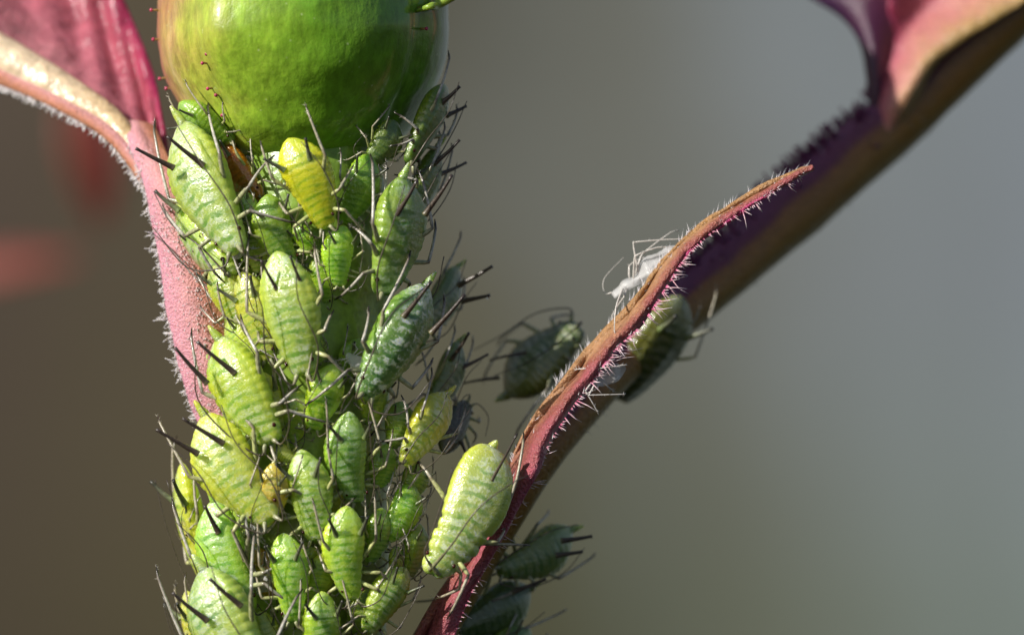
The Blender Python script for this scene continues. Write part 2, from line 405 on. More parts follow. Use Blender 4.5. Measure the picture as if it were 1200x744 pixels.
# ------------------------------------------------------------------ backdrop: the out-of-focus garden far behind
def make_backdrop():
    m, n, l, b = mat('garden_backdrop')
    tc = n.new('ShaderNodeTexCoord')
    sep = n.new('ShaderNodeSeparateXYZ'); l.new(tc.outputs['Object'], sep.inputs[0])
    nz = N(n, 'ShaderNodeTexNoise', **{'Scale': 0.07, 'Detail': 2.0, 'Roughness': 0.5}); l.new(tc.outputs['Object'], nz.inputs['Vector'])
    dx = math_(n, l, 'ADD', sep.outputs[0], math_(n, l, 'MULTIPLY', math_(n, l, 'SUBTRACT', nz.outputs['Fac'], 0.5), 9.0))
    dx = math_(n, l, 'ADD', dx, math_(n, l, 'MULTIPLY', sep.outputs[2], 0.12))
    mr = n.new('ShaderNodeMapRange'); mr.inputs[1].default_value = -16; mr.inputs[2].default_value = 18; l.new(dx, mr.inputs[0])
    r = ramp(n, [(0.0, (0.074, 0.058, 0.045)), (0.22, (0.080, 0.067, 0.045)), (0.40, (0.092, 0.088, 0.062)), (0.58, (0.126, 0.132, 0.118)), (0.8, (0.165, 0.188, 0.205)), (1.0, (0.195, 0.226, 0.264))], 'EASE')
    l.new(mr.outputs[0], r.inputs[0])
    # greener towards the bottom on the right
    gz = n.new('ShaderNodeMapRange'); gz.inputs[1].default_value = 1.0; gz.inputs[2].default_value = -8.0; l.new(sep.outputs[2], gz.inputs[0])
    c = mixc(n, l, math_(n, l, 'MULTIPLY', gz.outputs[0], 0.75), r.outputs[0], mixc(n, l, 1.0, r.outputs[0], (0.80, 0.86, 0.68), 'MULTIPLY'))
    l.new(c, b.inputs['Base Color'])
    b.inputs['Roughness'].default_value = 0.9
    b.inputs['Specular IOR Level'].default_value = 0.1
    mb = MB(); rows = []
    for i in range(41):
        z = -70 + 140 * i / 40
        row = []
        for j in range(61):
            x = -110 + 220 * j / 60
            y = 70 + 1.2 * mnoise.noise(Vector((x * 0.08, z * 0.08, 3.0)))
            row.append((x, y, z))
        rows.append(row)
    mb.grid(rows)
    o = mb.build('backdrop', m)
    tag(o, 'soft out-of-focus garden background shading from brown to grey', 'background', kind='structure')
make_backdrop()

# ------------------------------------------------------------------ the rose shoot
def stem_x(py):
    return np.interp(py, [100, 400, 800], [362, 358, 352])
STEM_R = 1.0
shoot = empty('rose_shoot', P(352, 860, 0))
tag(shoot, 'young rose shoot with a green hip, pink stipules and reddish leaf stalks', 'plant')
bpy.context.view_layer.update()
SM = Matrix.Translation(shoot.location)

def child(mb, name, m, parent=shoot, kind=None):
    o = mb.build(name, m, parent, SM if parent is shoot else None, kind=kind)
    return o

def subchild(mb, name, m, par, kind=None):
    o = mb.build(name, m, par, SM, kind=kind)
    return o

# stem
mb = MB()
pts, rad = [], []
for i in range(60):
    py = 130 + (960 - 130) * i / 59
    pts.append(P(stem_x(py), py, 0.0))
    rad.append(STEM_R * (1 + 0.008 * math.sin(i * 0.7)) - 0.25 * max(0, 1 - i / 9))
mb.tube(pts, rad, 40, cap=True)
for i, v in enumerate(mb.v):
    mb.v[i] = v + Vector((1, 0, 0)) * 0.03 * mnoise.noise(v * 2.0) + Vector((0, -1, 0)) * 0.05 * mnoise.noise(v * 1.4 + Vector((9, 0, 0)))
stem = child(mb, 'stem', M_STEM)

# rose hip / bud  (origin at its own centre)
BC = P(353, 29, 0.15)
prof = [(1.75, 0.3), (1.66, 0.72), (1.50, 1.0), (1.25, 1.27), (0.95, 1.44), (0.6, 1.62), (0.25, 1.70), (0.0, 1.72), (-0.35, 1.70), (-0.8, 1.60), (-1.3, 1.5), (-1.75, 1.44), (-2.1, 1.4), (-2.35, 1.42)]
pz = crom([(-z, r) for z, r in prof], 5)
mb = MB(); rows = []
NS = 96
for z, r in pz:
    row = []
    for k in range(NS + 1):
        a = 2 * math.pi * k / NS
        f = 1.0
        # shallow ribs: one crease on the right, a low ridge on the left
        def g(c, w):
            d = (a - c + math.pi) % (2 * math.pi) - math.pi
            return math.exp(-(d / w) ** 2)
        f -= 0.03 * g(math.radians(327), 0.06)
        f += 0.018 * g(math.radians(240), 0.10)
        f -= 0.015 * g(math.radians(228), 0.10)
        f += 0.02 * math.sin(3 * a + 0.5)
        p = Vector((math.cos(a) * r * f, math.sin(a) * r * f, z))
        p *= 1 + 0.012 * mnoise.noise(p * 1.6) + 0.006 * mnoise.noise(p * 4.5)
        for lx, lz, la, lr in ((-.84, -.25, .10, .26), (-.95, .06, .035, .20), (.35, -.6, .03, .4), (1.0, -.2, .03, .35)):
            if p.y < 0: p *= 1 + la / 1.7 * math.exp(-((p.x - lx) ** 2 + (p.z - lz) ** 2) / lr ** 2)
        p.y -= 0.35 * max(0, z - 1.0)  # unseen upper hip leans forward, added to shade the leaf stalk
        row.append(BC + p)
    rows.append(row)
mb.grid(rows)
bud = mb.build('rose_hip', M_BUD, shoot, Matrix.Translation(BC))
bud.location = BC - shoot.location
BM = Matrix.Translation(BC)
# closed calyx above the hip, unseen, its girth and lean shaped to shade the leaf stalk
mb = MB(); rows = []
for z, r in crom([(2.3, 1.40), (2.7, 1.46), (3.3, 1.45), (4.0, 1.15), (4.6, 0.6), (5.1, 0.05)], 4):
    rows.append([BC + Vector((math.cos(a) * r * (1 + 0.05 * math.cos(5 * a)), math.sin(a) * r * (1 + 0.05 * math.cos(5 * a)) - 0.35 * (min(z, 3.6) - 1.0), z)) for a in [2 * math.pi * k / 40 for k in range(41)]])
mb.grid(rows)
mb.build('calyx', M_STEM, bud, BM)

def hip_point(px, py, lift=0.0):
    x = (px - 353) / 100; z = (29 - py) / 100
    r = np.interp(-z, [q[0] for q in prof][::-1], [q[1] for q in prof][::-1])
    x = max(-r, min(r, x))
    y = -math.sqrt(max(0, r * r - x * x))
    return BC + Vector((x, y, z)), Vector((x, y, 0.25 * z)).normalized()

mb = MB()
for px, py, L in [(268, 3, .16), (266, 44, .2), (263, 63, .07), (254, 72, .08), (252, 82, .16), (255, 110, .1), (263, 118, .07), (270, 140, .08), (270, -8, .12), (498, 16, .14), (190, 0, .14), (184, 14, .1), (191, 92, .12), (196, 104, .09), (500, 40, .05), (184, 48, .06)]:
    p, nn = hip_point(px, py)
    dd = (nn + Vector((random.uniform(-.5, .5), 0, random.uniform(-.3, .5)))).normalized()
    dd = (nn + dd * .35).normalized(); q = p + dd * L * .5
    mb.tube([p - nn * 0.08, p + dd * L * .35, q], [0.018, 0.011, 0.010], 6, 0, 0.8)
    mb.ball(q, 0.022, 8, 6, 1.0)
tag(mb.build('gland_hairs', M_GLAND, bud, BM), kind='stuff')
# one long green sepal lobe leaving the hip at the upper right
p, nn = hip_point(497, 20)
mb = MB()
mb.tube(vcrom([p - nn * .1, p + Vector((.1, -.1, .05)), P(512, 6, -0.6), P(540, -12, -0.6)], 5), [0.02 + 0.004 * i for i in range(16)], 8)
mb.build('green_lobe', M_STEM, bud, BM)

# ---- right petiole with purple upper side
pc = vcrom([P(470, 830, -0.1), P(512, 740, 0.0), P(570, 645, 0.15), P(636, 535, 0.35), P(726, 428, 1.2), P(830, 335, 2.2), P(935, 240, 3.0), P(1040, 150, 3.6), P(1130, 65, 3.9), P(1240, -45, 4.2), P(1400, -230, 4.7)], 8)
mb = MB()
pr = [np.interp(i / (len(pc) - 1), [0, .2, .4, .6, .75, 1], [.26, .20, .26, .41, .38, .39]) for i in range(len(pc))]
b0 = len(mb.v)
SD = 32
mb.tube(pc, pr, SD)
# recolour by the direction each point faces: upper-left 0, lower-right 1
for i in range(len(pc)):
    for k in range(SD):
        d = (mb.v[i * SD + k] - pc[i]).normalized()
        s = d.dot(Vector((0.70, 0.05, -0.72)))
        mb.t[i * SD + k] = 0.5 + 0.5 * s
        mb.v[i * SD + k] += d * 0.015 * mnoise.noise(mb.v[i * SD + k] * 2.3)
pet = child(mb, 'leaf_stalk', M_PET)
mb = MB()
for i in range(430):
    u = random.uniform(.42, .74) * (len(pc) - 1)
    j = int(u); c = pc[j].lerp(pc[min(j + 1, len(pc) - 1)], u - j); r = pr[j]
    a = random.gauss(0, 0.45)
    up = Vector((-0.68, 0, 0.73)); fr = Vector((0, -1, 0))
    d = (up * math.cos(a) - fr * math.sin(a) * random.choice((-1, -1, 1))).normalized()
    L = random.uniform(.05, .20)
    p = c + d * r * .97
    q = p + (d + Vector((random.uniform(-.3, .3), random.uniform(-.3, .3), random.uniform(-.1, .3)))).normalized() * L
    mb.tube([p, p.lerp(q, .6), q], [0.022, 0.014, 0.02], 5)
subchild(mb, 'purple_gland_hairs', M_HAIRP, pet, 'stuff')
mb = MB()
for i in range(260):
    u = random.uniform(.12, .75) * (len(pc) - 1)
    j = int(u); c = pc[j].lerp(pc[min(j + 1, len(pc) - 1)], u - j); r = pr[j]
    a = random.uniform(0, 2 * math.pi)
    up = Vector((-0.68, 0, 0.73)); fr = Vector((0, -1, 0))
    d = (up * math.cos(a) + fr * math.sin(a)).normalized()
    p = c + d * r * .98
    mb.spike(p, p + (d + Vector((random.uniform(-.5, .5), 0, random.uniform(-.3, .5)))) * random.uniform(.05, .11), 0.006, 0.5, 1)
subchild(mb, 'pale_hairs', M_HAIR, pet, 'stuff')

# ---- stipule wing along the petiole (sharp, pink to tan ribbon)
# left edge / right edge in the photograph with depth of each edge
ST = [((430, 850), (500, 850), -.62, -.75), ((470, 770), (528, 760), -.66, -.8), ((512, 700), (556, 690), -.68, -.85), ((548, 640), (588, 632), -.66, -.86), ((584, 570), (622, 566), -.6, -.82),
      ((606, 510), (645, 520), -.55, -.8), ((634, 462), (672, 478), -.5, -.8), ((664, 420), (700, 440), -.45, -.8), ((694, 384), (722, 410), -.45, -.82), ((720, 352), (752, 382), -.5, -.86),
      ((752, 312), (780, 340), -.55, -.82), ((786, 278), (806, 300), -.58, -.76), ((826, 250), (842, 268), -.62, -.74), ((870, 224), (884, 240), -.66, -.74), ((910, 206), (918, 218), -.7, -.74), ((936, 199), (940, 204), -.72, -.74), ((951, 196), (952, 198), -.74, -.74)]
NW = [0, 0, 0, .1, .12, .15, .2, .25, .3, .36, .38, .36, .32, .3, .3, .3, .3]
Lp = vcrom([P(a[0] + (b[0] - a[0]) * k, a[1] + (b[1] - a[1]) * k, y0 + .12) for (a, b, y0, y1), k in zip(ST, NW)], 6)
Rp = vcrom([P(*b, y1) for a, b, y0, y1 in ST], 6)
def ribbon(Lp, Rp, nw, bulge, wav=0.04, thick=0.05, seed=0.0, fold=0.0):
    rows = []
    n = len(Lp)
    for i in range(n):
        a, b = Lp[i], Rp[i]
        row = []
        for j in range(nw + 1):
            s = j / nw
            p = a.lerp(b, s)
            w = (b - a).length
            p = p + Vector((0, -1, 0)) * (bulge * w * math.sin(math.pi * s) + fold * w * math.cos(2 * math.pi * s * 1.5))
            p = p + Vector((0.4, -1, 0.4)) * wav * mnoise.noise(Vector((i * 0.16 + seed, s * 2.2, seed))) * min(1, w * 3) + Vector((0, -1, 0)) * wav * .35 * mnoise.noise(Vector((i * .5, s * 6, seed)))* min(1, w * 3)
            row.append(p)
        rows.append(row)
    return rows
def add_sheet(rows, name, m, parent, thick, mtx=SM, sub=1, trow=None):
    mb = MB(); mb.grid(rows, trow)
    o = mb.build(name, m, parent, mtx)
    s = o.modifiers.new('thickness', 'SOLIDIFY'); s.thickness = thick; s.offset = 0.0
    if sub:
        ss = o.modifiers.new('smooth', 'SUBSURF'); ss.levels = sub; ss.render_levels = sub
    return o
rows = ribbon(Lp, Rp, 14, 0.10, 0.20, seed=2.3, fold=0.16)
stip = add_sheet(rows, 'stipule', M_STIP, shoot, 0.07, trow=lambda i, j: (lambda u, q: q * u + (.60 + .25 * q) * (1 - u))(float(np.interp(i / (len(rows) - 1), [.25, .5], [0, 1])), j / 14))  # lower part darkened to maroon, painting in the shade of the colony
# hairs: long pale on the lower right edge (glandular fringe), short silky ones on the upper edge
mb = MB()
nR = len(Rp)
for i in range(420):
    u = random.uniform(0.05, 0.93) * (nR - 1)
    # dense comb between the two shed skins
    if 0.45 < u / nR < 0.68 or random.random() < 0.5:
        j = int(u); p = Rp[j].lerp(Rp[min(j + 1, nR - 1)], u - j)
        tan = (Rp[min(j + 1, nR - 1)] - Rp[max(j - 1, 0)]).normalized()
        side = Vector((-tan.z, 0, tan.x)) * -1
        L = random.choice((.05, .08, .11, .15, .22)) * random.uniform(.7, 1.2) * (1.1 if 0.45 < u / nR < 0.68 else .6) * (.5 + .9 * abs(mnoise.noise(Vector((u * .9, 0, 0)))) * 2)
        d = (side * 1.0 + tan * random.uniform(-.5, .9) + Vector((0, random.uniform(-1.2, .5), 0))).normalized()
        q1 = p + d * L * .55
        q = q1 + (d + tan * random.uniform(-.2, .5) + Vector((0, random.uniform(-.3, .3), 0))).normalized() * L * .5
        mb.tube([p - d * .02, q1, q], [0.009, 0.0055, 0.002], 4, 0, 1)
subchild(mb, 'fringe_hairs', M_HAIRM, stip, 'stuff')
mb = MB()
nL = len(Lp)
for i in range(300):
    u = random.uniform(0.2, 0.97) * (nL - 1)
    j = int(u); p0 = Lp[j].lerp(Lp[min(j + 1, nL - 1)], u - j)
    p1 = Rp[j].lerp(Rp[min(j + 1, nL - 1)], u - j)
    tan = (Lp[min(j + 1, nL - 1)] - Lp[max(j - 1, 0)]).normalized()
    side = Vector((-tan.z, 0, tan.x))
    if random.random() < .6:
        p = p0; d = (side * random.uniform(.3, 1) + tan * random.uniform(.2, 1.2) + Vector((0, random.uniform(-.6, .3), 0))).normalized(); L = random.uniform(.05, .15)
    else:
        p = p0.lerp(p1, random.random()) + Vector((0, -.07, 0)); d = (Vector((0, -1, 0)) * .5 + tan + side * random.uniform(-.6, .6)).normalized(); L = random.uniform(.03, .09)
    mb.spike(p, p + d * L, 0.006, 0.4, 1)
subchild(mb, 'silky_hairs', M_HAIR, stip, 'stuff')

# ---- left pink stipule, fuzzy
SLt = [((140, 140), (178, 150), 1.0, .9), ((152, 168), (192, 176), .5, .45), ((170, 215), (212, 215), .1, -.1), ((182, 265), (228, 262), -.05, -.25), ((190, 310), (246, 308), -.1, -.3), ((196, 360), (262, 358), -.12, -.3), ((207, 410), (272, 408), -.15, -.3), ((219, 455), (285, 450), -.15, -.25), ((236, 500), (300, 500), -.1, -.1), ((262, 560), (320, 560), .1, .1)]
Ls = vcrom([P(*a, y0) for a, b, y0, y1 in SLt], 7)
Rs = vcrom([P(*b, y1) for a, b, y0, y1 in SLt], 7)
rows = ribbon(Ls, Rs, 12, 0.22, 0.05, seed=7.1)
stl = add_sheet(rows, 'stipule', M_STIPL, shoot, 0.12)
stl['label'] = 'pink fuzzy stipule on the left of the stem'
mb = MB()
nn_ = len(Ls)
for i in range(2200):
    u = random.uniform(0.04, .92) * (nn_ - 1)
    j = int(u); k = min(j + 1, nn_ - 1)
    a, b = Ls[j].lerp(Ls[k], u - j), Rs[j].lerp(Rs[k], u - j)
    tan = (Ls[k] - Ls[j]).normalized()
    side = Vector((tan.z, 0, -tan.x))
    if side.x > 0: side = -side
    if random.random() < .62:
        p = a + Vector((random.uniform(-.01, .05), 0, 0)); d = (side + tan * random.uniform(-.5, .9) + Vector((0, random.uniform(-.8, .5), 0))).normalized(); L = random.uniform(.03, .15) * random.choice((.4, .7, 1, 1.3)) * (.35 + 1.6 * abs(mnoise.noise(Vector((u * .8, 3, 1)))))
    else:
        s = random.random() ** 1.3
        p = a.lerp(b, s) + Vector((0, -1, 0)) * (0.22 * (b - a).length * math.sin(math.pi * s) + 0.06)
        d = (Vector((0, -1, 0)) + side * random.uniform(-.2, 1) + tan * random.uniform(-.5, .9)).normalized(); L = random.uniform(.015, .04)
    mb.tube([p, p + d * L * .6, p + d * L + Vector((0, 0, random.uniform(-.02, .02)))], [0.007, 0.006, 0.003], 4, 0.3, 1)
subchild(mb, 'white_fuzz', M_HAIR, stl, 'stuff')

# ---- left leaf: rib, magenta blade above, narrow pink margin below
Mr = vcrom([P(-330, -110, 2.6), P(-140, -10, 2.0), P(0, 66, 1.5), P(80, 112, 1.1), P(140, 152, .75), P(192, 228, .25)], 8)
Ue = vcrom([P(-260, -420, 3.6), P(-40, -300, 3.3), P(90, -120, 2.9), P(150, 10, 2.3), P(184, 100, 1.5), P(204, 225, .5)], 8)
Le = vcrom([P(-330, -40, 2.5), P(-150, 45, 1.8), P(-10, 96, 1.3), P(62, 126, .9), P(128, 166, .6), P(174, 226, .25)], 8)
rows = []
for i in range(len(Mr)):
    row = []
    for j in range(17):
        s = j / 16
        p = Mr[i].lerp(Ue[i], s)
        w = (Ue[i] - Mr[i]).length
        p = p + Vector((0.1, 1, 0)) * (0.22 * min(w, 2.5) * math.sin(math.pi * min(1, s * 1.1)))
        p = p + Vector((0, -1, 0)) * (0.09 * math.sin(s * 16 + i * 0.85) * math.sin(math.pi * s) + 0.12 * mnoise.noise(p * 2.1))
        row.append(p)
    rows.append(row)
leafL = add_sheet(rows, 'leaf', M_BLADE, shoot, 0.05)
leafL['label'] = 'shiny magenta leaf blade blurred at the upper left'
mb = MB()
mb.tube(Mr, [0.28 - 0.23 * (i / len(Mr)) ** 2.5 for i in range(len(Mr))], 20)
subchild(mb, 'leaf_rib', M_RIB, leafL)
rows = []
for i in range(len(Mr)):
    rows.append([Mr[i].lerp(Le[i], j / 6) + Vector((0, -.12 * math.sin(math.pi * j / 6), 0)) for j in range(7)])
o = add_sheet(rows, 'leaf_margin', M_STIPL, leafL, 0.06)
mb = MB()
for i in range(340):
    u = random.uniform(.3, 1) * (len(Le) - 1); j = int(u); k = min(j + 1, len(Le) - 1)
    p = Le[j].lerp(Le[k], u - j)
    d = Vector((random.uniform(-1, .1), random.uniform(-.6, .6), random.uniform(-1, -.1))).normalized()
    mb.tube([p, p + d * random.uniform(.02, .11)], [0.010, 0.006], 4, 0.3, 1)
subchild(mb, 'margin_hairs', M_HAIR, leafL, 'stuff')
mb = MB()   # shiny blisters on the blade
for i in range(22):
    a = rows
    t = random.uniform(.45, .95); s = random.uniform(.12, .8)
    j = int(t * (len(Mr) - 1))
    p = Mr[j].lerp(Ue[j], s)
# ---- right leaf: dark purple blade and the pink and tan channelled leaflet base
def loft_px(rws, n):
    cols = list(zip(*rws))
    cc = [vcrom([P(q[0], q[1], q[2] + 1.7) for q in c], n) for c in cols]
    out = []
    for i in range(len(cc[0])):
        out.append(vcrom([c[i] for c in cc], 4))
    return out
rws = [[(1000, 205, 2.0), (1006, 204, 1.9), (1012, 202, 1.9), (1020, 200, 2.0)],
       [(1014, 172, 1.85), (1024, 174, 1.62), (1034, 172, 1.62), (1042, 172, 1.85)],
       [(1024, 142, 1.78), (1037, 144, 1.53), (1050, 142, 1.52), (1060, 144, 1.75)],
       [(1028, 110, 1.8), (1045, 112, 1.55), (1064, 112, 1.4), (1076, 112, 1.7)],
       [(1036, 70, 1.95), (1056, 72, 1.85), (1082, 74, 1.5), (1094, 78, 1.6)],
       [(1040, 35, 2.0), (1070, 38, 2.1), (1108, 46, 1.6), (1124, 52, 1.6)],
       [(1040, 0, 1.95), (1090, 10, 2.25), (1148, 20, 1.7), (1164, 27, 1.65)],
       [(1036, -50, 1.9), (1120, -40, 2.3), (1200, -12, 1.8), (1214, -4, 1.75)],
       [(1020, -160, 1.8), (1160, -130, 2.3), (1290, -70, 1.9), (1304, -60, 1.85)]]
o = add_sheet(loft_px(rws, 6), 'leaflet_base', M_CUP, shoot, 0.09)
rws = [[(1022, 150, 1.75), (1030, 148, 1.65), (1040, 148, 1.7)],
       [(1016, 90, 1.9), (1026, 95, 1.65), (1044, 100, 1.9)],
       [(1008, 50, 2.1), (1022, 55, 1.75), (1048, 60, 2.0)],
       [(985, 20, 2.3), (1012, 22, 1.9), (1050, 20, 2.05)],
       [(945, -4, 2.5), (995, -12, 2.1), (1048, -20, 2.05)],
       [(890, -40, 2.8), (970, -70, 2.4), (1045, -100, 2.1)],
       [(860, -160, 3.0), (950, -180, 2.6), (1035, -210, 2.2)]]
leafR = add_sheet(loft_px(rws, 6), 'leaf', M_PURP, shoot, 0.06)
leafR['label'] = 'dark purple leaf blade at the upper right'

# ------------------------------------------------------------------ aphids
UU = np.array([0, .012, .03, .07, .12, .16, .20, .27, .34, .42, .52, .62, .72, .80, .87, .92, .96, .985, 1.0])
W_N = np.array([0, .26, .40, .53, .61, .65, .69, .76, .84, .92, .98, 1.0, .95, .85, .69, .53, .36, .22, 0])     # nymph
W_A = np.array([0, .23, .35, .46, .53, .56, .62, .71, .80, .90, .97, 1.0, .94, .80, .61, .44, .28, .16, 0])
W_B = np.array([0, .28, .42, .52, .57, .55, .66, .80, .77, .84, .95, 1.0, 1.0, .95, .84, .70, .52, .33, 0])      # adult, pointed behind
GROOVES = [.145, .225, .315, .40, .475, .55, .62, .69, .76, .825, .885, .935]

def aphid_frame(s):
    T, H = Vector(s['T']), Vector(s['H'])
    w = s['w']
    cx, cy = (T.x + H.x) / 2, (T.y + H.y) / 2
    hh = w / 200 * 0.72
    if 'n' in s:
        n = Vector(s['n']).normalized()
        y = s['y']
    else:
        lift = s.get('lift', 0.0)
        reff = STEM_R + hh * 0.85 + lift
        dx = (cx - stem_x(cy)) / 100
        dn = max(-.96, min(.96, dx / (reff * (1.38 if dx > 0 else 1.15))))
        n = Vector((dn, -math.sqrt(1 - dn * dn), 0))
        y = s.get('y', n.y * reff)
    c = P(cx, cy, y)
    a = P(T.x, T.y, y) - P(H.x, H.y, y)
    plen = a.length
    if abs(n.y) > 0.35:
        a.y = -(a.x * n.x + a.z * n.z) / n.y
        a.y = max(-plen * .8, min(plen * .8, a.y))
    n = (n - a * (n.dot(a) / a.dot(a))).normalized()
    a.normalize()
    ra = random.Random(int(cx * 7 + cy)).uniform(-.32, .32) if 'n' not in s else 0
    n = (n * math.cos(ra) + a.cross(n) * math.sin(ra)).normalized()
    tilt = math.radians(s.get('tilt', 8))
    a2 = a * math.cos(tilt) + n * math.sin(tilt)
    n2 = n * math.cos(tilt) - a * math.sin(tilt)
    foreshort = math.sqrt(a2.x ** 2 + a2.z ** 2)
    L = plen / max(.5, foreshort)
    hw = .9 * w / 200 / (abs(n.y) + (1 - abs(n.y)) * 0.8)
    Yv = n2.cross(a2)
    M = Matrix((a2, Yv, n2)).transposed().to_4x4()
    M.translation = c
    return M, L, hw

def body_mesh(L, hw, kind, rnd, plump=1.0):
    nu, nv = 84, 48
    us = np.concatenate([[0], 0.5 - 0.5 * np.cos(np.linspace(0.06, math.pi - 0.06, nu - 2)), [1]])
    us = 0.35 * us + 0.65 * np.linspace(0, 1, nu)
    prof_ = {'n': W_N, 'a': W_A, 'b': W_B}[kind]
    # monotone smooth interpolation
    mixp = rnd.uniform(0, .7); shift = rnd.uniform(.88, 1.14)
    if kind != 'b': prof_ = prof_ * (1 - mixp) + (W_A if kind == 'n' else W_N) * mixp
    fine = np.interp(us ** shift, UU, prof_)
    for _ in range(2):
        fine[1:-1] = 0.25 * fine[:-2] + 0.5 * fine[1:-1] + 0.25 * fine[2:]
    mb = MB(); rows = []
    ph = rnd.uniform(0, 100)
    bend = rnd.uniform(-.09, .09)
    for i, u in enumerate(us):
        wv = fine[i] * hw
        gv = 0.0
        for gq in GROOVES:
            gv += math.exp(-((u - gq) / 0.012) ** 2) * (1.0 if gq > .42 else 1.4)
        x = (u - 0.5) * L
        arch = -0.10 * hw * (2 * u - 1.15) ** 2
        row = []
        for k in range(nv + 1):
            th = 2 * math.pi * k / nv          # 0 = +y side, pi/2 = dorsal
            cy, sz = math.cos(th), math.sin(th)
            latm = abs(cy) ** 3
            dm = max(0, sz)
            r = 1 - gv * ((0.011 + 0.028 * latm) if kind != 'b' else (.012 if u > .45 else .085)) * (1.0 if sz > -.3 else .4)
            # pleural fold between back and flank
            r -= 0.045 * math.exp(-((abs(cy) - 0.80) / 0.055) ** 2) * (1 if sz > 0 else 0) * min(1, fine[i] * 1.5)
            # shallow dents on the back
            r += 0.03 * mnoise.noise(Vector((x * 4 + ph, cy * 2.5, sz * 2.5))) + 0.012 * mnoise.noise(Vector((x * 11 + ph, cy * 7, sz * 7)))
            hz = ((0.56 if kind != 'b' else .46) if sz > 0 else 0.62) * plump * (1.0 + 0.10 * max(0, 1 - abs(cy) * 3))
            sgn = math.copysign(abs(sz) ** (0.80 if sz > 0 else .95), sz)
            yy = wv * r * math.copysign(abs(cy) ** 0.9, cy)
            zz = wv * r * sgn * hz
            # head with two frontal bumps
            if u < .06: x_ = x - 0.02 * L * math.exp(-((abs(yy) - 0.14 * hw * 1.6) / (0.09 * hw * 1.6)) ** 2)
            else: x_ = x
            row.append((x_, yy + bend * L * math.sin(math.pi * u), zz + arch))
        rows.append(row)
    mb.grid(rows)
    return mb

